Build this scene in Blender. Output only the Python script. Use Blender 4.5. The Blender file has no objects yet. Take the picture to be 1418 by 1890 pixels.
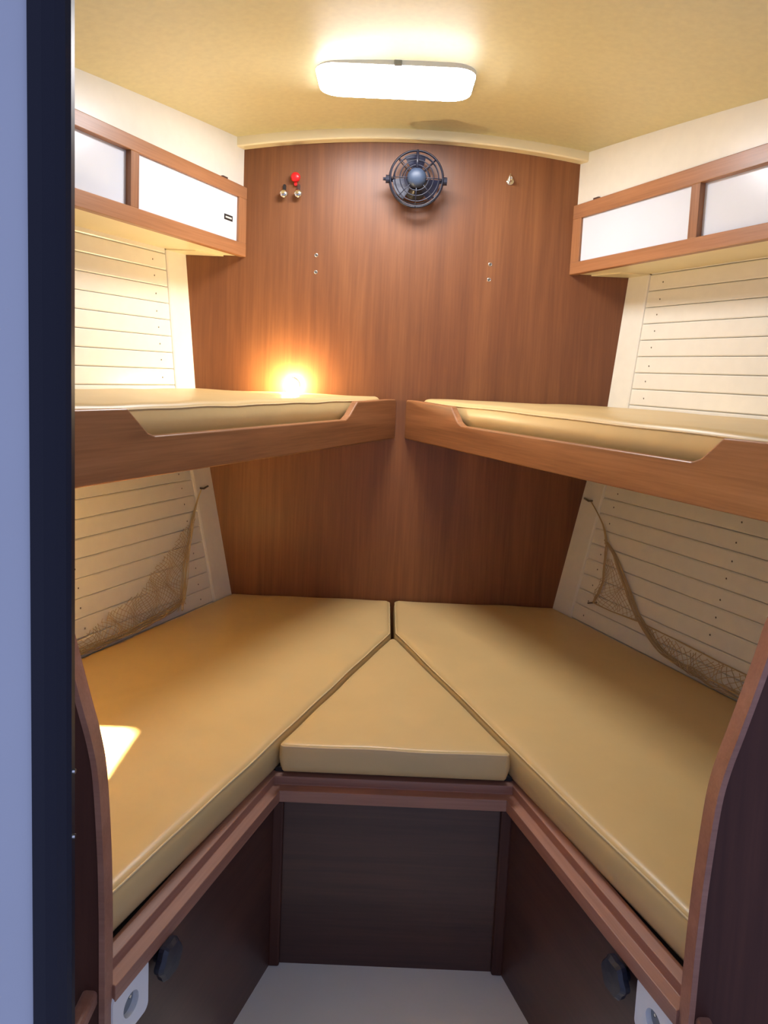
import bpy, bmesh, math, random
from mathutils import Vector, Matrix
random.seed(7)
D = bpy.data; SC = bpy.context.scene; COL = SC.collection

# ---------------------------------------------------------------- camera
F_PX = 1365.0; PITCH = math.radians(6.0); ROLL = math.radians(2.5)
fw = Vector((0, math.cos(PITCH), -math.sin(PITCH))); r0 = Vector((1, 0, 0)); u0 = r0.cross(fw)
rt = r0*math.cos(ROLL) + u0*math.sin(ROLL); up = -r0*math.sin(ROLL) + u0*math.cos(ROLL)
cd = D.cameras.new('camera'); cam = D.objects.new('camera', cd); COL.objects.link(cam)
m = Matrix((rt, up, -fw)).transposed().to_4x4(); m.translation = Vector((-0.05, 0, 1.2)); cam.matrix_world = m
cd.sensor_fit = 'VERTICAL'; cd.sensor_height = 36; cd.sensor_width = 27; cd.lens = F_PX/1890*36
cd.shift_y = -112/1890; cd.clip_start = .02
SC.camera = cam
# ---------------------------------------------------------------- world and exposure
w = D.worlds.new('world'); SC.world = w; w.use_nodes = True
bg = w.node_tree.nodes['Background']; bg.inputs[0].default_value = (.54, .62, 1.0, 1); bg.inputs[1].default_value = .54
SC.view_settings.view_transform = 'Standard'; SC.view_settings.look = 'None'
SC.view_settings.exposure = 0.5; SC.view_settings.gamma = 1; SC.view_settings.use_curve_mapping = False
CEIL_LAMP = 34.0       # emission of the ceiling lamp's diffuser
BUNK_LAMP = 270.0      # emission of the small lamp at the head of the left upper bunk
LOW_SPOT = 700.0        # watts, reading lamp over the left lower bunk

# ---------------------------------------------------------------- materials
def new_mat(name):
    mt = D.materials.new(name); mt.use_nodes = True
    nt = mt.node_tree; return mt, nt, nt.nodes['Principled BSDF']
def N(nt, t, **kw):
    n = nt.nodes.new(t)
    for k, v in kw.items(): setattr(n, k, v)
    return n
def bump(nt, b, src, strength, dist=.002):
    n = N(nt, 'ShaderNodeBump'); n.inputs['Strength'].default_value = strength; n.inputs['Distance'].default_value = dist
    nt.links.new(src, n.inputs['Height']); nt.links.new(n.outputs[0], b.inputs['Normal'])
def plain(name, col, rough=.5, metal=0, coat=0, noise=None, spec=.5, var=.04):
    mt, nt, b = new_mat(name)
    b.inputs['Base Color'].default_value = (*col, 1); b.inputs['Roughness'].default_value = rough
    b.inputs['Metallic'].default_value = metal; b.inputs['Coat Weight'].default_value = coat
    b.inputs['Coat Roughness'].default_value = .15; b.inputs['Specular IOR Level'].default_value = spec
    tc = N(nt, 'ShaderNodeTexCoord'); nz = N(nt, 'ShaderNodeTexNoise')
    nz.inputs['Scale'].default_value = noise[0] if noise else 6; nz.inputs['Detail'].default_value = 4
    nt.links.new(tc.outputs['Object'], nz.inputs['Vector'])
    rp = N(nt, 'ShaderNodeValToRGB')
    rp.color_ramp.elements[0].position = .3; rp.color_ramp.elements[1].position = .7
    rp.color_ramp.elements[0].color = (*[c*(1-var) for c in col], 1); rp.color_ramp.elements[1].color = (*[min(1, c*(1+var)) for c in col], 1)
    nt.links.new(nz.outputs[0], rp.inputs[0]); nt.links.new(rp.outputs[0], b.inputs['Base Color'])
    if noise: bump(nt, b, nz.outputs[0], noise[1], noise[2])
    return mt
def wood(name, c_dark, c_mid, c_light, axis, rough=.34, coat=.25, scale=1.0, figure=.5, spec=.5):
    """veneer with the grain running along a local axis: 0 x, 1 y, 2 z"""
    mt, nt, b = new_mat(name)
    tc = N(nt, 'ShaderNodeTexCoord'); mp = N(nt, 'ShaderNodeMapping')
    sc = [26*scale]*3; sc[axis] = 1.1*scale; mp.inputs['Scale'].default_value = sc
    nt.links.new(tc.outputs['Object'], mp.inputs['Vector'])
    n1 = N(nt, 'ShaderNodeTexNoise'); n1.inputs['Scale'].default_value = 1.0; n1.inputs['Detail'].default_value = 8; n1.inputs['Roughness'].default_value = .62
    n1.inputs['Distortion'].default_value = .6
    nt.links.new(mp.outputs[0], n1.inputs['Vector'])
    mp2 = N(nt, 'ShaderNodeMapping'); s2 = [4.2*scale]*3; s2[axis] = .55*scale; mp2.inputs['Scale'].default_value = s2
    nt.links.new(tc.outputs['Object'], mp2.inputs['Vector'])
    n2 = N(nt, 'ShaderNodeTexNoise'); n2.inputs['Scale'].default_value = 1.0; n2.inputs['Detail'].default_value = 3; n2.inputs['Distortion'].default_value = 1.2
    nt.links.new(mp2.outputs[0], n2.inputs['Vector'])
    mp3 = N(nt, 'ShaderNodeMapping'); s3 = [150*scale]*3; s3[axis] = 5*scale; mp3.inputs['Scale'].default_value = s3
    nt.links.new(tc.outputs['Object'], mp3.inputs['Vector'])
    n3 = N(nt, 'ShaderNodeTexNoise'); n3.inputs['Scale'].default_value = 1.0; n3.inputs['Detail'].default_value = 2
    nt.links.new(mp3.outputs[0], n3.inputs['Vector'])
    a = N(nt, 'ShaderNodeMix', data_type='FLOAT'); a.inputs[0].default_value = figure
    nt.links.new(n1.outputs[0], a.inputs[2]); nt.links.new(n2.outputs[0], a.inputs[3])
    a2 = N(nt, 'ShaderNodeMix', data_type='FLOAT'); a2.inputs[0].default_value = .22
    nt.links.new(a.outputs[0], a2.inputs[2]); nt.links.new(n3.outputs[0], a2.inputs[3])
    rp = N(nt, 'ShaderNodeValToRGB'); e = rp.color_ramp.elements
    e[0].position = .34; e[0].color = (*c_dark, 1); e[1].position = .66; e[1].color = (*c_light, 1)
    k = e.new(.5); k.color = (*c_mid, 1)
    nt.links.new(a2.outputs[0], rp.inputs[0]); nt.links.new(rp.outputs[0], b.inputs['Base Color'])
    b.inputs['Roughness'].default_value = rough; b.inputs['Coat Weight'].default_value = coat; b.inputs['Coat Roughness'].default_value = .22
    b.inputs['Specular IOR Level'].default_value = spec
    bump(nt, b, a2.outputs[0], .12, .001)
    return mt
M = {}
M['bulkhead'] = wood('teak_veneer_upright', (.130,.043,.0135), (.192,.068,.0205), (.262,.101,.032), 2, rough=.46, coat=.07)
M['teak'] = wood('teak_board', (.20,.082,.033), (.335,.146,.060), (.44,.205,.092), 0, rough=.4, coat=.15, scale=1.3)
M['teak_up'] = wood('teak_board_upright', (.20,.082,.033), (.335,.146,.060), (.44,.205,.092), 2, rough=.4, coat=.15, scale=1.3)
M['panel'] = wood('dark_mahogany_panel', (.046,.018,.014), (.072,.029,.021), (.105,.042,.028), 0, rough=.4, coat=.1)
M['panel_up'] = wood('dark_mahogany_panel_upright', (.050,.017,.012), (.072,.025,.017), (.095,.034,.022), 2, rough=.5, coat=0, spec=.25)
M['rail'] = wood('mahogany_moulding', (.24,.105,.070), (.32,.15,.10), (.40,.20,.14), 0, rough=.45, coat=.1, scale=1.4)
M['cream'] = plain('cream_gloss_paint', (.84,.74,.47), .32, spec=.5)
M['ceiling'] = plain('cream_headliner', (.79,.74,.46), .55, noise=(60,.03,.001))
M['plank'] = plain('ivory_plank_paint', (.84,.81,.71), .3, noise=(30,.05,.001), var=.02)
M['gap'] = plain('plank_backing', (.68,.60,.42), .8)
M['white'] = plain('white_sliding_panel', (.72,.77,.86), .25, var=.02)
M['cushion'] = plain('tan_leatherette', (.64,.465,.215), .36, noise=(8,.2,.006), spec=.45, var=.03)
M['piping'] = plain('tan_piping', (.70,.53,.28), .4)
M['floor'] = plain('white_cabin_sole', (.84,.83,.80), .4, noise=(5,.02,.001))
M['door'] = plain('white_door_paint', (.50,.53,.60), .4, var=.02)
M['seal'] = plain('black_rubber_seal', (.007,.008,.020), .42, spec=.3)
M['black'] = plain('black_plastic', (.012,.014,.028), .35)
M['navy'] = plain('navy_plastic', (.010,.013,.036), .45)
M['hub'] = plain('slate_plastic', (.032,.05,.088), .5)
M['chrome'] = plain('chrome', (.75,.74,.70), .18, metal=1)
M['red'] = plain('red_plastic', (.75,.015,.02), .3)
M['screw'] = plain('dull_screw', (.16,.13,.10), .45, metal=.6)
M['socket'] = plain('white_socket_plastic', (.76,.78,.80), .3)
M['well'] = plain('grey_socket_well', (.22,.24,.25), .5)
M['net'] = plain('brown_net_cord', (.52,.39,.21), .8)
M['dark'] = plain('dark_void_board', (.02,.014,.012), .8)
M['sticker_black'] = plain('sticker_black', (.015,.015,.015), .5)
M['sticker_white'] = plain('sticker_white', (.7,.7,.68), .5)
def emit(name, col, s):
    mt, nt, b = new_mat(name)
    b.inputs['Base Color'].default_value = (.8,.8,.8,1); b.inputs['Emission Color'].default_value = (*col, 1); b.inputs['Emission Strength'].default_value = s
    return mt
M['diffuser'] = emit('lit_diffuser', (.98,.97,1.0), CEIL_LAMP)
M['bulb'] = emit('warm_bulb', (1,.79,.46), BUNK_LAMP)

# ---------------------------------------------------------------- helpers
def tag(o, label=None, cat=None, group=None, kind=None):
    if label: o['label'] = label
    if cat: o['category'] = cat
    if group: o['group'] = group
    if kind: o['kind'] = kind
    return o
def empty(name, loc=(0,0,0)):
    o = D.objects.new(name, None); COL.objects.link(o); o.location = loc; o.empty_display_size = .05; return o
def mk(name, verts, faces, mat, parent=None, mtx=None, bevel=0, seg=2, smooth=False, recalc=True):
    me = D.meshes.new(name); bm = bmesh.new()
    vs = [bm.verts.new(v) for v in verts]; bm.verts.index_update()
    for f in faces:
        try: bm.faces.new([vs[i] for i in f])
        except ValueError: pass
    if recalc: bmesh.ops.recalc_face_normals(bm, faces=bm.faces)
    if bevel:
        es = [e for e in bm.edges if len(e.link_faces) == 2 and e.calc_face_angle(0) > math.radians(28)]
        bmesh.ops.bevel(bm, geom=es, offset=bevel, segments=seg, profile=.5, affect='EDGES', clamp_overlap=True)
    bm.to_mesh(me); bm.free()
    if smooth:
        for p in me.polygons: p.use_smooth = True
    me.materials.append(M[mat] if isinstance(mat, str) else mat)
    o = D.objects.new(name, me); COL.objects.link(o)
    set_parent(o, parent, mtx)
    return o
def wm(o):
    """world matrix without a depsgraph update"""
    mb = o.matrix_basis.copy()
    return wm(o.parent) @ o.matrix_parent_inverse @ mb if o.parent else mb
def set_parent(o, parent, mtx=None):
    if mtx is None: mtx = Matrix.Identity(4)
    if parent is not None:
        o.parent = parent; o.matrix_parent_inverse = Matrix.Identity(4)
        o.matrix_basis = wm(parent).inverted() @ mtx
    else: o.matrix_basis = mtx
def prism(poly, a, b, plane):
    """polygon in a plane extruded from a to b. plane 'xz': along y, 'yz': along x, 'xy': along z"""
    def P(p, t):
        return {'xz': (p[0], t, p[1]), 'yz': (t, p[0], p[1]), 'xy': (p[0], p[1], t)}[plane]
    n = len(poly); v = [P(p, a) for p in poly] + [P(p, b) for p in poly]
    f = [list(range(n)), list(range(2*n-1, n-1, -1))] + [[i, (i+1) % n, n+(i+1) % n, n+i] for i in range(n)]
    return v, f
def box(x0, x1, y0, y1, z0, z1): return prism([(x0,y0),(x1,y0),(x1,y1),(x0,y1)], z0, z1, 'xy')
def merge(*parts):
    v = []; f = []
    for pv, pf in parts:
        n = len(v); v += list(pv); f += [[i+n for i in q] for q in pf]
    return v, f
def tube(pts, r, seg=6, closed=False, cap=True):
    pts = [Vector(p) for p in pts]; n = len(pts); v = []; f = []
    rr = r if isinstance(r, (list, tuple)) else [r]*n
    nrm = None
    for i, p in enumerate(pts):
        if closed: t = pts[(i+1) % n]-pts[i-1]
        else: t = pts[min(i+1, n-1)]-pts[max(i-1, 0)]
        t.normalize()
        if nrm is None:
            nrm = t.orthogonal().normalized()
        else:
            nrm = nrm - t*nrm.dot(t)
            nrm = nrm.normalized() if nrm.length > 1e-6 else t.orthogonal().normalized()
        bn = t.cross(nrm)
        for k in range(seg):
            a = 2*math.pi*k/seg; v.append(p + (nrm*math.cos(a)+bn*math.sin(a))*rr[i])
    m_ = n if closed else n-1
    for i in range(m_):
        for k in range(seg):
            a = i*seg+k; b_ = i*seg+(k+1) % seg; c = ((i+1) % n)*seg
            f.append([a, b_, c+(k+1) % seg, c+k])
    if cap and not closed: f += [list(range(seg)), list(range((n-1)*seg, n*seg))]
    return v, f
def lathe(prof, seg=24):
    """profile (r, z) about z"""
    v = []; f = []; n = len(prof)
    for k in range(seg):
        a = 2*math.pi*k/seg
        for r, z in prof: v.append((r*math.cos(a), r*math.sin(a), z))
    for k in range(seg):
        for i in range(n-1):
            f.append([k*n+i, ((k+1) % seg)*n+i, ((k+1) % seg)*n+i+1, k*n+i+1])
    if prof[0][0] < .001: f.append([k*n for k in range(seg)])
    if prof[-1][0] < .001: f.append([k*n+n-1 for k in range(seg)])
    return v, f
def weld(o, d=1e-5):
    bm = bmesh.new(); bm.from_mesh(o.data); bmesh.ops.remove_doubles(bm, verts=bm.verts, dist=d)
    bmesh.ops.recalc_face_normals(bm, faces=bm.faces); bm.to_mesh(o.data); bm.free(); return o
def rrect(w, h, r, n=6):
    p = []
    for cx, cy, a0 in ((w/2-r, h/2-r, 0), (-w/2+r, h/2-r, 90), (-w/2+r, -h/2+r, 180), (w/2-r, -h/2+r, 270)):
        for k in range(n+1):
            a = math.radians(a0+90*k/n); p.append((cx+r*math.cos(a), cy+r*math.sin(a)))
    return p
def catmull(pts, n=8):
    pts = [Vector(p) for p in pts]; out = []
    for i in range(len(pts)-1):
        p0 = pts[max(i-1,0)]; p1 = pts[i]; p2 = pts[i+1]; p3 = pts[min(i+2,len(pts)-1)]
        for k in range(n):
            t = k/n
            out.append(.5*((2*p1)+(p2-p0)*t+(2*p0-5*p1+4*p2-p3)*t*t+(3*p1-p0-3*p2+p3)*t**3))
    out.append(pts[-1]); return out

YB = 2.46                                   # bulkhead face
FLOOR = -.063
class Frame:
    """local frame of one side of the boat: x runs aft along the side, y is along the inboard normal (flipped to starboard), z is up"""
    def __init__(s, side, x0, tan, y0=YB):
        s.side = side; s.L = math.sqrt(1+tan*tan); s.y0 = y0; s.tan = tan; s.x0 = x0
        u = Vector((side*tan, -1, 0))/s.L; v = Vector((1, -tan, 0))/s.L if side < 0 else Vector((1, tan, 0))/s.L
        s.g = 1 if side < 0 else -1
        mt = Matrix((u, v, Vector((0,0,1)))).transposed().to_4x4(); mt.translation = Vector((side*x0, y0, 0)); s.m = mt
    def s_of(s, y): return (s.y0-y)*s.L
    def sz(s, poly, w0, w1): return prism([(s.s_of(y), z) for y, z in poly], s.g*w0, s.g*w1, 'xz')       # (y, z) outline, thickness along inboard
    def wz(s, poly, y0, y1): return prism([(s.g*a, z) for a, z in poly], s.s_of(y0), s.s_of(y1), 'yz')   # (w, z) section, run along side
    def bx(s, y0, y1, w0, w1, z0, z1): return box(s.s_of(y0), s.s_of(y1), s.g*w0, s.g*w1, z0, z1)

# ================================================================ setting
def ceil_z(x): return 1.968-.15*x*x
# floor
fl = [(-1.4,YB),(1.4,YB),(1.4,-.9),(-1.4,-.9)]
o = mk('floor', *prism(fl, FLOOR-.03, FLOOR, 'xy'), 'floor', bevel=.002); tag(o, kind='structure', label='pale grey cabin floor between the berths')
# back bulkhead
o = mk('wall_back', *box(-.86,.86, YB, YB+.03, FLOOR-.03, 2.0), 'bulkhead'); tag(o, kind='structure', label='varnished teak bulkhead at the head of the cabin')
# ceiling: a cambered slab
xs = [-1.5+3.0*i/40 for i in range(41)]
poly = [(x, ceil_z(x)) for x in xs] + [(x, ceil_z(x)+.03) for x in reversed(xs)]
v = [];f = []
for y in (YB+.03, .35):
    v += [(x, y, ceil_z(x)) for x in xs]+[(x, y, ceil_z(x)+.03) for x in xs]
n = len(xs)
for i in range(n-1):
    f += [[i, i+1, 2*n+i+1, 2*n+i], [n+i, n+i+1, 3*n+i+1, 3*n+i], [i, i+1, n+i+1, n+i], [2*n+i, 2*n+i+1, 3*n+i+1, 3*n+i]]
f += [[0, n, 3*n, 2*n], [n-1, 2*n-1, 4*n-1, 3*n-1]]
o = mk('ceiling', v, f, 'ceiling', smooth=False); tag(o, kind='structure', label='cream cambered cabin ceiling')
for p in o.data.polygons: p.use_smooth = abs(p.normal.z) > .8
# curved beam where ceiling meets bulkhead
xs = [-.56+1.12*i/28 for i in range(29)]; n = len(xs); v = []; f = []
sec = [(YB, .004), (YB-.04, .004), (YB-.04, -.026), (YB-.036, -.030), (YB, -.030)]
for x in xs: v += [(x, y, ceil_z(x)+dz) for y, dz in sec]
k = len(sec)
for i in range(n-1): f += [[i*k+j, i*k+(j+1) % k, (i+1)*k+(j+1) % k, (i+1)*k+j] for j in range(k)]
f += [list(range(k)), list(range((n-1)*k, n*k))]
o = mk('trim_1', v, f, 'cream'); tag(o, kind='structure', label='curved cream beam along the top of the bulkhead')

# hull sides: profile (half width at the bulkhead, z)
PROF = [(.733,1.60),(.733,1.553),(.695,1.125),(.641,.857),(.559,.427),(.546,.36),(.47,-.063)]
HT = .43; FRAME_Y = 2.374; NEAR_Y = .955
def hx(z):
    for (a, za), (b, zb) in zip(PROF, PROF[1:]):
        if zb <= z <= za: return a+(b-a)*(za-z)/(za-zb)
    return PROF[0][0] if z > PROF[0][1] else PROF[-1][0]
def hull(side, y, z, off=0): return Vector((side*(hx(z)+HT*(YB-y)-off), y, z))
WALL = {}
for side, nm in ((-1,'left'), (1,'right')):
    fr = Frame(side, 0, HT)
    pr = [(-a*1/fr.L*1.0, z) for a, z in PROF]
    # backing skin behind the planks
    sect = [(hx(z)+.012, z) for _, z in PROF]
    v = []; f = []
    for y in (YB, NEAR_Y):
        for a, z in sect: v.append((side*(a+HT*(YB-y)), y, z))
        for a, z in reversed(sect): v.append((side*(a+.02+HT*(YB-y)), y, z))
    k = 2*len(sect)
    f = [list(range(k)), list(range(k, 2*k))]+[[i, (i+1) % k, k+(i+1) % k, k+i] for i in range(k)]
    wl = mk('wall_'+nm, v, f, 'gap'); tag(wl, kind='structure', label='ivory planked hull side, %s of the cabin' % nm); WALL[side] = wl
    # plank seams: walk down the profile
    zs = []; z = 1.553+.0515; seams = []
    z = 1.596; step = .0515
    while z > .37:
        seams.append(z); lean = (hx(z-.01)-hx(z-.03))/.02; z -= step/math.sqrt(1+lean*lean)
    seams = [1.604-.0515*0]+seams[1:]+[.37] if False else seams
    sg = bmesh.new(); 
    for z1, z0 in zip(seams, seams[1:]):
        zt, zb = z1-.0008, z0+.0008
        v = []
        for y in (FRAME_Y, NEAR_Y):
            for zz, off in ((zt, 0.0018), (zt-.003, .004), (zb+.003, .004), (zb, .0018), (zb, -.011), (zt, -.011)):
                v.append(hull(side, y, zz, off))
        f = [list(range(6)), list(range(6, 12))]+[[i, (i+1) % 6, 6+(i+1) % 6, 6+i] for i in range(6)]
        pk = mk('plank', v, f, 'plank', parent=wl)
        zc = (zt+zb)/2
        for ys in (2.322, 1.885, 1.45):
            if ys == 2.322 and zc < .42: continue
            c = hull(side, ys+random.uniform(-.003,.003), zc+random.uniform(-.004,.004), .0045)
            q = Matrix.Translation(c) @ Matrix.Rotation(math.radians(-90*side*1), 4, 'Y')
            if 'SCREW' not in globals():
                s0 = mk('screw', *lathe([(.0001,.0008),(.0016,.0008),(.0026,.0002),(.0026,-.001),(.0001,-.001)], 8), 'screw'); SCREW = s0.data
                set_parent(s0, pk, q)
            else:
                s0 = D.objects.new('screw', SCREW); COL.objects.link(s0); set_parent(s0, pk, q)
    # frame timber between planks and bulkhead
    v = []
    zsf = [1.60,1.553,1.125,.857,.427,.36]
    for z in zsf:
        for y, off in ((FRAME_Y, -.01), (FRAME_Y, .0075), (FRAME_Y+.004,.010), (YB, .010), (YB, -.01)): v.append(hull(side, y, z, off))
    k = 5; n = len(zsf)
    f = [list(range(k)), list(range((n-1)*k, n*k))]
    for i in range(n-1): f += [[i*k+j, i*k+(j+1) % k, (i+1)*k+(j+1) % k, (i+1)*k+j] for j in range(k)]
    mk('frame_timber', v, f, 'plank', parent=wl)
    # cabin side above the locker
    fr = Frame(side, .540, .39)
    o = mk('wall_upper_'+nm, *fr.sz([(YB,1.74),(YB,1.945),(NEAR_Y,1.95),(NEAR_Y,1.74)], -.025, 0), M['plank'], mtx=fr.m)
    tag(o, kind='structure', label='white cabin side between ceiling and %s locker' % nm)

# near partitions with curved edge
PP = [(.397,FLOOR),(.397,.38),(.398,.48),(.400,.55),(.406,.65),(.414,.70),(.427,.75),(.440,.80),(.4525,.85),(.468,.91),(.50,.950),(.56,.968),(.64,.975)]
pc = catmull([(a, z, 0) for a, z in PP], 4)
for side, nm in ((-1,'left'), (1,'right')):
    outl = [(side*p.x, p.y) for p in pc]
    t = .008
    ins = [(side*(p.x+t), p.y-(t*.6 if p.y > .93 else 0)) for p in pc]
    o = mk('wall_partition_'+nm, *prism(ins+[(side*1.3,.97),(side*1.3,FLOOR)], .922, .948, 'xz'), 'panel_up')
    tag(o, kind='structure', label='dark wood partition with curved edge, %s of the doorway' % nm)
    mk('edge_strip', *prism(outl+list(reversed(ins)), .920, .950, 'xz'), 'rail', parent=o)
    # bar-shaped wooden pull on the partition
    c = .418*side
    h = mk('handle', *prism(rrect(.021,.024,.006,3), .760, .9235, 'xz'), 'rail', parent=o, mtx=Matrix.Translation((c,0,.337)), smooth=False)

# doorway edge in the foreground, left
dr = mk('door_1', *box(-1.0,-.289,.500,.528,FLOOR,2.0), 'door', bevel=.002); tag(dr, kind='structure', label='white door panel at the left edge of the picture')
sp = [(-.290,.497),(-.280,.4955),(-.272,.4965),(-.2665,.500),(-.2645,.504),(-.2655,.512),(-.272,.526),(-.290,.526)]
mk('door_seal', *prism(sp, FLOOR, 2.0, 'xy'), 'seal', parent=dr, smooth=False)
for zz in (.905,.855):
    mk('latch_pin', *tube([(-.2660,.506,zz),(-.2625,.506,zz)], .0018, 8), 'chrome', parent=dr)

# ================================================================ lockers
def locker(side, zt, zo, zi, zb, name_label, sticker):
    fr = Frame(side, .527, .39)
    root = empty('overhead_locker', (side*.75, 1.9, zb)); tag(root, name_label, 'locker', 'overhead lockers')
    TH = .022
    def part(n_, v, mt='teak', bevel=.002): return mk(n_, *v, mt, parent=root, mtx=fr.m, bevel=bevel)
    part('top_rail', fr.bx(YB-.001, NEAR_Y, -TH, 0, zo, zt))
    part('bottom_rail', fr.bx(YB-.001, NEAR_Y, -TH, 0, zb, zi))
    for ya, yb in ((YB-.001, 2.417), (1.979, 1.949), (1.50, 1.47)):
        part('stile', fr.bx(ya, yb, -TH, -.0004, zi-.001, zo+.001), 'teak_up')
    for ya, yb, wd in ((2.425, 1.972, -.008), (1.956, 1.493, -.017), (1.477, NEAR_Y, -.010)):
        part('sliding_panel', fr.bx(ya, yb, wd-.005, wd, zi-.004, zo+.004), 'white', 0)
    # underside board reaching out to the hull
    def pl(x, y): return (x*side, y)
    o_ = [pl(.527+.008, YB-.001), pl(hx(1.56)+.004, YB-.001), pl(hx(1.56)+HT*(YB-NEAR_Y), NEAR_Y), pl(.535+.39*(YB-NEAR_Y), NEAR_Y)]
    mk('bottom_board', *prism(o_, zb+.003, zb+.014, 'xy'), 'cream', parent=root)
    # frame piece under the board beside the bulkhead
    o_ = [pl(.60, YB-.002), pl(hx(1.56)-.002, YB-.002), pl(hx(1.56)+HT*.086-.002, FRAME_Y), pl(.635+.39*.086, FRAME_Y)]
    mk('cross_batten', *prism(o_, zb-.001, zb+.004, 'xy'), 'cream', parent=root)
    for yy in ((2.345, 1.62) if side < 0 else (2.355, 1.73)):
        part('catch', fr.bx(yy+.012, yy-.012, -.010, -.001, zt-.001, zt+.005), 'panel', .001)
    if sticker:
        st = part('sticker', fr.bx(2.394, 2.351, -.009, -.0072, 1.655, 1.672), 'sticker_black', 0)
        mk('sticker_stripe', *fr.bx(2.388, 2.357, -.008, -.0066, 1.661, 1.666), 'sticker_white', parent=st, mtx=fr.m)
    return root
locker(-1, 1.776, 1.738, 1.599, 1.557, 'teak framed overhead locker with white sliding panels and a small black sticker', True)
locker(1, 1.764, 1.719, 1.583, 1.545, 'teak framed overhead locker with plain white panels, right of the fan', False)

# ================================================================ cushions
def fillet(poly, r, n=5):
    out = []; k = len(poly)
    for i in range(k):
        p0, p, p1 = Vector(poly[i-1]), Vector(poly[i]), Vector(poly[(i+1) % k])
        a = (p0-p).normalized(); b = (p1-p).normalized()
        ang = a.angle(b); d = min(r/math.tan(ang/2), .3*(p0-p).length, .3*(p1-p).length); rr = d*math.tan(ang/2)
        c = p+(a+b).normalized()*(rr/math.sin(ang/2))
        s = p+a*d-c; e = p+b*d-c
        a0 = math.atan2(s.y, s.x); a1 = math.atan2(e.y, e.x); da = (a1-a0+math.pi) % (2*math.pi)-math.pi
        for j in range(n+1):
            t = a0+da*j/n; out.append(c+Vector((math.cos(t), math.sin(t)))*rr)
    return out
def resample(poly, step):
    out = []; n = len(poly)
    for i in range(n):
        a = poly[i]; b = poly[(i+1) % n]; k = max(1, int((b-a).length/step))
        for j in range(k): out.append(a.lerp(b, j/k))
    return out
def cushion(name, poly, z0, z1, label, group=None, r=.022, crown=.006, seed=1, soft=.02, pipe=True, ek=1.0):
    cx = sum(p[0] for p in poly)/len(poly); cy = sum(p[1] for p in poly)/len(poly)
    area = sum(poly[i-1][0]*poly[i][1]-poly[i][0]*poly[i-1][1] for i in range(len(poly)))
    if area < 0: poly = poly[::-1]
    pts = resample(fillet([Vector(p) for p in poly], r), .03); n = len(pts)
    nr = []
    for i in range(n):
        t = pts[(i+1) % n]-pts[i-1]; nr.append(Vector((-t.y, t.x)).normalized())
    rnd = random.Random(seed); ph = [rnd.uniform(0, 6.28) for _ in range(8)]
    def wob(p, amp): return amp*(math.sin(p.x*17+ph[0])*math.sin(p.y*13+ph[1])+.6*math.sin(p.x*31+p.y*23+ph[2]))
    rings = [(.019,z0),(.012,z0+.004),(.004,z0+.016),(-.002,(z0+z1)/2),(0,z1-soft),(.002,z1-soft*.55),(.006,z1-soft*.25),(.012,z1-soft*.07),(.019,z1)]
    c = Vector((cx, cy)); v = []; f = []
    for d, z in rings:
        for p, q in zip(pts, nr):
            pp = p+q*d*ek; v.append((pp.x, pp.y, z+(wob(p, .0012) if z > z0+.02 else 0)))
    last = [p+q*.019*ek for p, q in zip(pts, nr)]
    fac = [.93,.84,.7,.52,.3]
    for k in fac:
        for p in last:
            pp = c+(p-c)*k; v.append((pp.x, pp.y, z1+crown*(1-k*k)**.7+wob(pp, .0012)))
    R = len(rings)+len(fac)
    for i in range(R-1):
        for j in range(n): f.append([i*n+j, i*n+(j+1) % n, (i+1)*n+(j+1) % n, (i+1)*n+j])
    v.append((c.x, c.y, z1+crown)); f += [[(R-1)*n+j, (R-1)*n+(j+1) % n, len(v)-1] for j in range(n)]
    f.append(list(range(n)))
    root = empty(name, (cx, cy, z0)); tag(root, label, 'cushion', group)
    mk('cover', v, f, 'cushion', parent=root, smooth=True)
    if pipe:
        path = [(p.x+q.x*.0035, p.y+q.y*.0035, z1-soft*.38+wob(p, .0012)) for p, q in zip(pts, nr)]
        mk('piping', *tube(path, .0022, 5, closed=True), 'piping', parent=root, smooth=True)
    return root
LT = .361
def inner(y): return .006+LT*max(0, 2.14-y)
for side, lab in ((-1,'tan lower berth cushion lit by a bright lamp patch, under the left bunk'), (1,'tan lower berth cushion under the right bunk, without a light patch')):
    yn = .957
    pg = [(side*inner(YB), YB-.008), (side*.006, 2.14), (side*inner(yn), yn), (side*(.552+HT*(YB-yn)), yn), (side*.549, YB-.008)]
    cushion('lower_cushion', pg, .351, .437, lab, 'lower berth cushions', r=.02, seed=3+side)
cushion('wedge_cushion', [(0,2.125),(-.244,1.452),(.244,1.452)], .368, .430, 'triangular tan infill cushion between the two lower berth cushions', ek=.5, r=.011, crown=.003, seed=9, soft=.013)
UT = .445
for side, lab in ((-1,'tan upper bunk cushion with a warm lamp glow at its head, left'), (1,'tan upper bunk cushion on the right bunk')):
    yn = .97
    pg = [(side*.052, YB-.008), (side*(.052+UT*(YB-yn)), yn), (side*(.69+HT*(YB-yn)), yn), (side*.688, YB-.008)]
    cushion('upper_cushion', pg, 1.042, 1.124, lab, 'upper bunk cushions', r=.03, seed=20+side, crown=.004, soft=.03)

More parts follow.
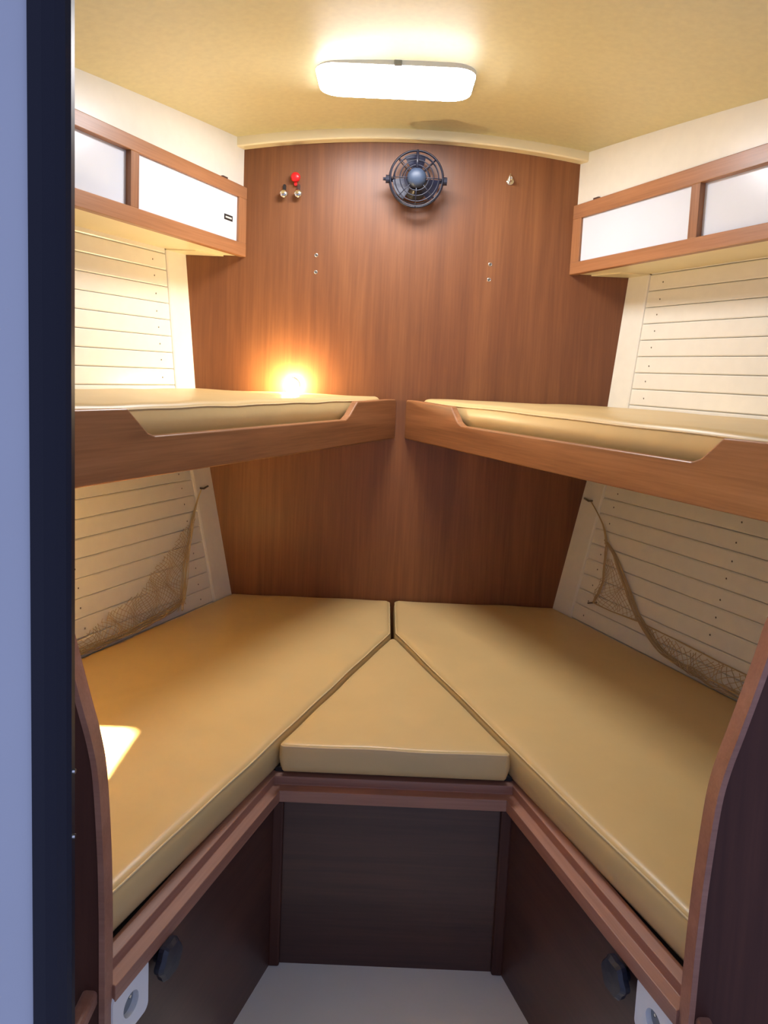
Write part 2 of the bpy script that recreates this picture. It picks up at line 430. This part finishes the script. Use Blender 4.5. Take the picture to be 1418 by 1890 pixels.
# ================================================================ upper bunks
def bunk(side, label):
    fr = Frame(side, .015, UT)
    root = empty('upper_bunk', (side*.4, 1.9, .98)); tag(root, label, 'bunk', 'upper bunks')
    if side < 0: top = [(2.195,1.114),(2.150,1.075),(2.128,1.063),(1.402,1.063),(1.384,1.070),(1.335,1.117)]
    else:        top = [(2.180,1.112),(2.140,1.070),(2.119,1.060),(1.345,1.064),(1.325,1.073),(1.284,1.114)]
    out = [(YB-.006,.987),(YB-.001,.993),(YB-.001,1.108),(YB-.006,1.116),(YB-.05,1.117)]
    out += top+[(NEAR_Y,1.119),(NEAR_Y,.985)]
    mk('lee_board', *fr.sz(out, -.022, 0), 'teak', parent=root, mtx=fr.m, bevel=.0035, seg=3)
    pg = [(side*(.015+.024*fr.L), YB-.001), (side*(.015+.024*fr.L+UT*(YB-NEAR_Y)), NEAR_Y), (side*(.675+HT*(YB-NEAR_Y)), NEAR_Y), (side*.662, YB-.001)]
    mk('base_board', *prism(pg, 1.012, 1.038, 'xy'), 'cream', parent=root)
    return root
bunk(-1, 'left upper bunk with a notched teak lee board')
bunk(1, 'right upper bunk with a notched teak lee board')

# ================================================================ lower berth joinery
ST = .315; SX = .245; SY = 1.46
root = empty('berth_base', (0, 1.46, FLOOR)); tag(root, 'dark mahogany berth base with stepped moulding around the foot well', 'berth')
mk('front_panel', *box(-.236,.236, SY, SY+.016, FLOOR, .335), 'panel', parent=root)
SEC = [(-.030,.309),(.014,.309),(.014,.334),(-.006,.336),(-.006,.354),(-.022,.357),(-.030,.355)]
for side in (-1, 1):
    fr = Frame(side, SX, ST, SY)
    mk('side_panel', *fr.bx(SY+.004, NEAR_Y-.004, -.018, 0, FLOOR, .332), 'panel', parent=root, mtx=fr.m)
    mk('moulding', *fr.wz(SEC, SY+.012, NEAR_Y-.004), 'rail', parent=root, mtx=fr.m, bevel=.0012, seg=2)
    mk('corner_bead', *box(side*.226, side*.250, SY-.012, SY+.004, FLOOR, .308), 'panel_up', parent=root, bevel=.004)
    pg = [(side*.03, YB-.001), (side*.262, SY+.02), (side*(.268+ST*(SY-NEAR_Y)), NEAR_Y), (side*(.545+HT*(YB-NEAR_Y)), NEAR_Y), (side*.54, YB-.001)]
    mk('base_board', *prism(pg, .333, .347, 'xy'), 'dark', parent=root)
v = [(x, SY-a, z) for x in (-.258,.258) for a, z in SEC]; k = len(SEC)
mk('moulding', v, [list(range(k)), list(range(k, 2*k))]+[[i, (i+1) % k, k+(i+1) % k, k+i] for i in range(k)], 'rail', parent=root, bevel=.0012)
mk('base_board', *prism([(-.25,SY+.02),(.25,SY+.02),(0,2.2)], .352, .366, 'xy'), 'dark', parent=root)

# sockets and knobs on the side panels
def socket(side, y, z, label):
    fr = Frame(side, SX, ST, SY)
    mt = fr.m @ Matrix.Translation((fr.s_of(y), 0, z))
    root = empty('power_socket'); root.matrix_basis = mt; tag(root, label, 'socket', 'power sockets')
    g = fr.g; n = 28; W = .086
    outer = [(q.x, q.y) for q in resample([Vector(p) for p in rrect(W, W, .012, 6)], .006)]; hole = [(.0175*math.cos(math.atan2(p[1], p[0])), .0175*math.sin(math.atan2(p[1], p[0]))) for p in outer]
    n = len(outer)
    rings = [(outer, 0), (outer, .008), ([(x*.955, zz*.955) for x, zz in outer], .0125), ([(x*1.0, zz*1.0) for x, zz in hole], .0125), (hole, .002)]
    v = [(x, g*w_, zz) for ring, w_ in rings for x, zz in ring]
    f = [[i*n+j, i*n+(j+1) % n, (i+1)*n+(j+1) % n, (i+1)*n+j] for i in range(len(rings)-1) for j in range(n)]
    mk('plate', v, f, 'socket', parent=root, mtx=mt)
    wl = mk('well', *prism([(x*.995, zz*.995) for x, zz in hole], g*.0008, g*.003, 'xz'), 'well', parent=root, mtx=mt)
    for dx in (-.0095, .0095):
        c = [(dx+.0026*math.cos(a*math.pi/4), .0026*math.sin(a*math.pi/4)) for a in range(8)]
        mk('pin_hole', *prism(c, g*.0029, g*.0034, 'xz'), 'black', parent=wl, mtx=mt)
    mk('earth_pin', *prism([(.0022*math.cos(a*math.pi/4), .011+.0022*math.sin(a*math.pi/4)) for a in range(8)], g*.003, g*.011, 'xz'), 'chrome', parent=wl, mtx=mt)
socket(-1, .987, .274, 'white power socket on the left berth panel')
socket(1, .994, .274, 'white power socket on the right berth panel')
def knob(side, y, z, label):
    fr = Frame(side, SX, ST, SY)
    mt = fr.m @ Matrix.Translation((fr.s_of(y), 0, z)); g = fr.g
    root = empty('valve_knob'); root.matrix_basis = mt; tag(root, label, 'knob', 'black knobs')
    n = 36
    def lobes(r, dr): return [((r+dr*math.cos(6*2*math.pi*i/n))*math.cos(2*math.pi*i/n), (r+dr*math.cos(6*2*math.pi*i/n))*math.sin(2*math.pi*i/n)) for i in range(n)]
    rings = [(lobes(.022,.001), .012), (lobes(.028,.0022), .015), (lobes(.029,.0022), .024), (lobes(.024,.0015), .030), (lobes(.008,0), .031)]
    v = [(x, g*w_, zz) for rg, w_ in rings for x, zz in rg]
    f = [[i*n+j, i*n+(j+1) % n, (i+1)*n+(j+1) % n, (i+1)*n+j] for i in range(len(rings)-1) for j in range(n)]+[list(range(n)), list(range(4*n, 5*n))]
    mk('grip', v, f, 'black', parent=root, mtx=mt, smooth=False)
    mk('stem', *prism([(.010*math.cos(a*math.pi/6), .010*math.sin(a*math.pi/6)) for a in range(12)], 0, g*.014, 'xz'), 'black', parent=root, mtx=mt)
knob(-1, 1.064, .284, 'black lobed knob beside the left power socket')
knob(1, 1.072, .279, 'black lobed knob beside the right power socket')

# ================================================================ ceiling lamp
def ceiling_lamp():
    c = Vector((-.062, 2.022, 0)); zc = ceil_z(c.x)
    root = empty('ceiling_lamp', (c.x, c.y, zc-.002)); tag(root, 'long rounded white ceiling lamp, switched on', 'lamp')
    mt = Matrix.Translation((c.x, c.y, 0))
    mk('base_plate', *prism(rrect(.408,.226,.056,6), zc-.012, zc+.004, 'xy'), 'socket', parent=root, mtx=mt)
    rings = [(1.0,1.0,zc-.011),(.998,.996,zc-.0128),(.97,.95,zc-.0142),(.85,.78,zc-.0156),(.5,.4,zc-.0162)]
    base = rrect(.406,.224,.055,6); n = len(base)
    v = [(x*a, y*b, z) for a, b, z in rings for x, y in base]
    f = [[i*n+j, i*n+(j+1) % n, (i+1)*n+(j+1) % n, (i+1)*n+j] for i in range(len(rings)-1) for j in range(n)]+[list(range(n)), list(range(4*n, 5*n))]
    mk('diffuser', v, f, 'diffuser', parent=root, mtx=mt, smooth=True)
    mk('switch', *prism(rrect(.02,.010,.003,3), zc-.014, zc-.003, 'xy'), 'well', parent=root, mtx=Matrix.Translation((c.x+.005, c.y-.117, 0)))
ceiling_lamp()

# ================================================================ fan
def fan():
    ctr = Vector((.014, 2.372, 1.806))
    mt = Matrix.Translation(ctr) @ Matrix.Rotation(math.radians(8), 4, 'X') @ Matrix.Rotation(math.radians(90), 4, 'X')   # local z looks at the camera, local y up
    root = empty('cabin_fan'); root.matrix_basis = Matrix.Translation((.014, YB, 1.79)); tag(root, 'small black caged fan on the bulkhead below the beam', 'fan')
    def part(n_, vf, mat, **k): return mk(n_, *vf, mat, parent=root, mtx=mt, **k)
    def circ(r, z, n=40): return [(r*math.cos(2*math.pi*i/n), r*math.sin(2*math.pi*i/n), z) for i in range(n)]
    for r, z, t in ((.0835,-.018,.0036),(.081,.004,.0022),(.068,.012,.0017),(.052,.018,.0017),(.037,.022,.0017)):
        part('guard_ring', tube(circ(r, z), t, 6, closed=True), 'black', smooth=True)
    for r, z in ((.072,-.040),(.045,-.044)):
        part('rear_ring', tube(circ(r, z), .0017, 6, closed=True), 'black', smooth=True)
    for i in range(8):
        a = math.pi/2+i*math.pi/4; ca, sa = math.cos(a), math.sin(a)
        part('spoke', tube([(ca*r, sa*r, z) for r, z in ((.027,.025),(.052,.019),(.068,.0125),(.081,.003),(.0835,-.018),(.072,-.039),(.045,-.043),(.02,-.044))], .0042 if i == 0 else .0016, 6), 'black', smooth=True)
    hp = [(.0005,.040),(.010,.0395),(.020,.036),(.0275,.028),(.030,.018),(.030,.006),(.026,0),(.0005,0)]
    part('motor_cap', lathe(hp, 28), 'hub', smooth=True)
    part('motor', lathe([(.0005,0),(.022,0),(.022,-.048),(.016,-.055),(.0005,-.055)], 20), 'black')
    for a0 in (90, 205, 325):
        v = []; nr = 7; na = 7
        for i in range(nr):
            r = .022+(.074-.022)*i/(nr-1); half = math.radians(30 if i else 20)*(1.0-.10*abs(i-3)/3)
            for j in range(na):
                t = -1+2*j/(na-1); a = math.radians(a0)+half*t+math.radians(6)*i/(nr-1)
                v.append((r*math.cos(a), r*math.sin(a), -.012+.010*t))
        f = [[i*na+j, i*na+j+1, (i+1)*na+j+1, (i+1)*na+j] for i in range(nr-1) for j in range(na-1)]
        n0 = len(v); v += [(x, y, z-.0018) for x, y, z in v]; f += [[q+n0 for q in reversed(ff)] for ff in f]
        bd = [j for j in range(na)]+[i*na+na-1 for i in range(1, nr)]+[(nr-1)*na+j for j in range(na-2, -1, -1)]+[i*na for i in range(nr-2, 0, -1)]
        f += [[bd[i], bd[(i+1) % len(bd)], bd[(i+1) % len(bd)]+n0, bd[i]+n0] for i in range(len(bd))]
        part('blade', (v, f), 'navy', smooth=False)
    # yoke round the back with pivot knobs
    yk = [(.0895*math.cos(a), -.004, .0895*math.sin(a)*.62-.012) for a in [math.pi+math.pi*i/16 for i in range(17)]]
    part('yoke', tube(yk, .0055, 6), 'black', smooth=True)
    for s in (-1, 1):
        kb = part('pivot_knob', tube([(s*.084,-.004,-.012),(s*.0955,-.004,-.012)], .0125, 12), 'black')
    mk('pivot_screw', *tube([(-.094,-.004,-.012),(-.104,-.004,-.012)], .005, 10), 'black', parent=kb, mtx=mt)
    bm_ = Matrix.Translation((.014, YB, 1.795)) @ Matrix.Rotation(math.radians(90), 4, 'X')
    mk('wall_base', *lathe([(.0005,0),(.036,0),(.036,.008),(.026,.016),(.014,.032),(.0005,.032)], 24), 'black', parent=root, mtx=bm_)
fan()

# ================================================================ hooks and screws on the bulkhead
FACE = Matrix.Rotation(math.radians(90), 4, 'X')    # local z points out of the bulkhead
def at_wall(x, z): return Matrix.Translation((x, YB, z)) @ FACE
def chrome_peg(x, z, top, label, base):
    root = empty('coat_peg', (x, YB, z)); tag(root, label, 'hook')
    mk('peg_stem', *prism(rrect(.009, top+.014, .004, 4), -.0005, .007, 'xy'), base, parent=root, mtx=at_wall(x, z+top/2))
    mk('peg_head', *lathe([(.0005,.004),(.006,.004),(.007,.014),(.0125,.017),(.0135,.021),(.011,.026),(.006,.0285),(.0005,.0285)], 20), 'chrome', parent=root, mtx=at_wall(x, z), smooth=True)
chrome_peg(-.407, 1.758, .026, 'round chrome peg with a dark stem above it, left of the red knob', 'dark')
chrome_peg(-.361, 1.760, .026, 'round chrome peg on a brown stem below the red knob', 'panel')
root = empty('red_knob', (-.371, YB, 1.812)); tag(root, 'small red knob high on the bulkhead at left', 'knob')
mk('collar', *lathe([(.0005,0),(.012,0),(.012,.004),(.0005,.004)], 16), 'red', parent=root, mtx=at_wall(-.371,1.812))
mk('cap', *lathe([(.0005,.003),(.009,.003),(.010,.010),(.0145,.012),(.0155,.018),(.013,.024),(.007,.026),(.0005,.0265)], 18), 'red', parent=root, mtx=at_wall(-.371,1.812), smooth=True)
mk('pull_tab', *prism(rrect(.009,.012,.003,3), .004, .012, 'xy'), 'red', parent=root, mtx=at_wall(-.371,1.793))
# teardrop chrome hook at right
root = empty('coat_hook', (.318, YB, 1.838)); tag(root, 'teardrop chrome coat hook at the right of the fan', 'hook')
td = []
for i in range(28):
    a = 2*math.pi*i/28; r = .012; x = r*math.sin(a)*(1-.55*max(0, math.cos(a))); y = -.006+r*1.0*math.cos(a)+(.012*max(0, math.cos(a))**2)
    td.append((x, y))
mk('back_plate', *prism(td, -.0005, .0035, 'xy'), 'chrome', parent=root, mtx=at_wall(.318,1.838), bevel=.001)
mk('hook_arm', *tube(catmull([(0,.012,.003),(.0005,.006,.010),(0,-.004,.016),(-.001,-.010,.022),(-.001,-.006,.029),(-.001,.001,.031)], 5), .0032, 8), 'chrome', parent=root, mtx=at_wall(.318,1.838), smooth=True)
first = None
for x, z, lab in ((-.298,1.573,'upper screw of the pair left of centre on the bulkhead'),(-.298,1.519,'lower screw of the pair left of centre on the bulkhead'),
                  (.269,1.568,'upper screw of the pair right of centre on the bulkhead'),(.268,1.519,'lower screw of the pair right of centre on the bulkhead')):
    root = empty('screw_cap', (x, YB, z)); tag(root, lab, 'screw', 'screw caps on the bulkhead')
    if first is None:
        a = mk('washer', *lathe([(.0005,-.0005),(.0068,-.0005),(.0065,.0012),(.0042,.0028),(.0040,.0018),(.0005,.0018)], 16), 'chrome', parent=root, mtx=at_wall(x, z), smooth=True)
        b = mk('screw_head', *lathe([(.0005,.0017),(.0026,.0017),(.0018,.0030),(.0005,.0032)], 10), 'screw', parent=root, mtx=at_wall(x, z))
        first = (a, b)
    else:
        for s in first:
            c = s.copy(); COL.objects.link(c); set_parent(c, root, at_wall(x, z))

# ================================================================ storage nets on the hull sides
def inside(p, poly):
    c = False; n = len(poly)
    for i in range(n):
        (x1, y1), (x2, y2) = poly[i-1], poly[i]
        if (y1 > p[1]) != (y2 > p[1]) and p[0] < (x2-x1)*(p[1]-y1)/(y2-y1)+x1: c = not c
    return c
def net_fill(side, poly, cell, r, rnd, bulge=.02):
    """diamond mesh of cords filling an outline given in (y, z) on the hull side"""
    parts = []
    y0 = min(p[0] for p in poly); y1 = max(p[0] for p in poly); z0 = min(p[1] for p in poly); z1 = max(p[1] for p in poly)
    ph = [rnd.uniform(0, 6) for _ in range(4)]
    def warp(y, z): return (y+.009*math.sin(z*60+y*19+ph[0])+.006*math.sin(y*83+ph[1])+rnd.uniform(-.0012,.0012), z+.008*math.sin(y*52+z*31+ph[2])+rnd.uniform(-.0012,.0012))
    def off(y, z): return .008+bulge*(.5+.5*math.sin(y*21+ph[3])*math.sin(z*37+ph[1]))
    for sg in (-1, 1):
        k = int((y1-y0+z1-z0)/cell)+2
        for i in range(-2, k):
            c = i*cell; run = []
            st = .006; zz = z0-.02
            while zz < z1+.02:
                y = (y0+c-(zz-z0)*.9) if sg < 0 else (y1-c+(zz-z0)*.9)
                q = warp(y, zz)
                if inside(q, poly): run.append(hull(side, q[0], q[1], off(*q)))
                else:
                    if len(run) > 1: parts.append(tube(run, r, 3, cap=False))
                    run = []
                zz += st
            if len(run) > 1: parts.append(tube(run, r, 3, cap=False))
    return merge(*parts)
def bundle(side, path, width, count, r, rnd, off=.012):
    parts = []
    for i in range(count):
        a = rnd.uniform(-.5,.5)*width; ph = rnd.uniform(0,6); fr_ = rnd.uniform(1.5,4); o2 = rnd.uniform(0,.012)
        pts = catmull([(y, z, w_) for y, z, w_ in path], 6); out = []
        for j, p in enumerate(pts):
            t = j/(len(pts)-1); k = a*p.z+.004*math.sin(ph+fr_*6.28*t)*p.z
            out.append(hull(side, p.x+k*.8, p.y+k*.6, off+o2*p.z))
        parts.append(tube(out, r, 4))
    return merge(*parts)
def net(side, label):
    rnd = random.Random(5+side)
    hk = (2.398,.800) if side < 0 else (2.412,.812)
    root = empty('storage_net', hull(side, hk[0], hk[1], .012)); tag(root, label, 'net', 'hammock nets')
    h = hull(side, hk[0], hk[1], .010)
    mk('hook', *tube([h+Vector((side*.006,0,0)), h+Vector((-side*.012,-.004,0)), h+Vector((-side*.016,.035,.002))], .0032, 8), 'screw', parent=root, smooth=True)
    if side < 0:
        mk('cord', *bundle(side, [(2.398,.797,.15),(2.37,.765,.3),(2.335,.715,.6),(2.30,.65,1.0),(2.262,.575,1.2),(2.225,.49,1.6),(2.21,.455,1.6)], .022, 9, .0013, rnd), 'net', parent=root)
        pg = [(2.335,.715),(2.25,.672),(2.186,.634),(2.12,.59),(2.06,.552),(1.957,.521),(1.861,.490),(1.66,.462),(1.66,.440),(1.86,.443),(1.98,.445),(2.14,.450),(2.215,.465),(2.247,.552),(2.294,.644)]
        o = mk('mesh', *net_fill(side, pg, .0125, .0008, rnd), 'net', parent=root); o['kind'] = 'stuff'
        mk('bunched_edge', *bundle(side, [(2.225,.475,.9),(2.14,.458,1.5),(2.03,.452,1.4),(1.93,.450,1.4),(1.83,.449,1.2),(1.70,.448,1)], .026, 12, .0012, rnd), 'net', parent=root)
    else:
        mk('cord', *bundle(side, [(2.412,.810,.15),(2.36,.772,.25),(2.32,.735,.5),(2.296,.69,.6)], .022, 8, .0014, rnd), 'net', parent=root)
        mk('cord', *bundle(side, [(2.298,.70,.4),(2.283,.63,.35),(2.272,.569,.3),(2.287,.507,.3)], .018, 5, .0014, rnd), 'net', parent=root)
        mk('cord', *bundle(side, [(2.298,.70,.6),(2.25,.672,.9),(2.205,.63,1.2),(2.155,.58,1.3),(2.11,.535,1.4),(2.05,.495,1.5),(1.99,.463,1.2),(1.93,.452,.8)], .026, 14, .0013, rnd), 'net', parent=root)
        mk('edge_cord', *bundle(side, [(2.287,.505,.3),(2.20,.506,.3),(2.093,.511,.3),(2.03,.510,.3),(1.90,.506,.3),(1.776,.503,.3),(1.55,.50,.3)], .010, 3, .0013, rnd), 'net', parent=root)
        mk('lower_hook', *tube([hull(side,2.287,.507,.002), hull(side,2.289,.505,.018), hull(side,2.300,.500,.020)], .0026, 8), 'screw', parent=root)
        pa = [(2.093,.525),(2.03,.509),(1.90,.506),(1.776,.503),(1.55,.50),(1.55,.443),(1.88,.445),(1.95,.452),(2.02,.468)]
        o = mk('mesh', *net_fill(side, pa, .016, .0011, rnd), 'net', parent=root); o['kind'] = 'stuff'
        pb = [(2.294,.66),(2.274,.57),(2.286,.505),(2.2,.507),(2.093,.511),(2.15,.575),(2.22,.645)]
        o = mk('mesh', *net_fill(side, pb, .014, .0007, rnd), 'net', parent=root); o['kind'] = 'stuff'
        mk('bunched_edge', *bundle(side, [(1.97,.457,.6),(1.90,.451,1.2),(1.83,.449,1.3),(1.70,.448,1.2)], .024, 9, .0012, rnd), 'net', parent=root)
net(-1, 'brown cord storage net bunched along the left lower cushion')
net(1, 'brown cord storage net hung in a fork on the right hull planks')

# ================================================================ bunk lamps, left side
def spot(name, root, loc, target, watts, size, blend, radius, col):
    ld = D.lights.new(name, 'SPOT'); ld.energy = watts; ld.spot_size = math.radians(size); ld.spot_blend = blend; ld.shadow_soft_size = radius; ld.color = col
    o_ = D.objects.new(name, ld); COL.objects.link(o_)
    d = (Vector(target)-Vector(loc)).normalized()
    mt = d.to_track_quat('-Z', 'Y').to_matrix().to_4x4(); mt.translation = loc
    set_parent(o_, root, mt); return mt
bx_, bz_ = -.362, 1.150
root = empty('bunk_lamp', (bx_, YB, bz_)); tag(root, 'small glowing bulkhead lamp at the head of the left upper bunk', 'lamp')
mk('lamp_base', *lathe([(.0005,-.0005),(.024,-.0005),(.024,.005),(.012,.008),(.012,.032),(.0005,.032)], 24), 'chrome', parent=root, mtx=at_wall(bx_, bz_))
mk('bulb', *lathe([(.0005,.030),(.016,.030),(.022,.040),(.023,.050),(.019,.060),(.010,.067),(.0005,.069)], 24), 'bulb', parent=root, mtx=at_wall(bx_, bz_), smooth=True)
# lower lamp with a square hood: throws a square patch on the cushion
p = Vector((-.660, 1.346, .965)); 
root = empty('reading_lamp', (p.x, p.y, 1.010)); tag(root, 'square-hooded reading lamp under the left upper bunk', 'lamp')
spot('bulb_light', root, p, p+Vector((0,0,-1)), LOW_SPOT, 60, .3, .004, (1.0,.80,.48))
a = .0125; t = .003; h0 = p.z-.062; h1 = 1.012
hood = merge(box(-a-t,-a,-a-t,a+t,h0,h1), box(a,a+t,-a-t,a+t,h0,h1), box(-a,a,-a-t,-a,h0,h1), box(-a,a,a,a+t,h0,h1), box(-a,a,-a,a,p.z+.02,h1))
mk('hood', *hood, 'black', parent=root, mtx=Matrix.Translation((p.x, p.y, 0)), recalc=True)
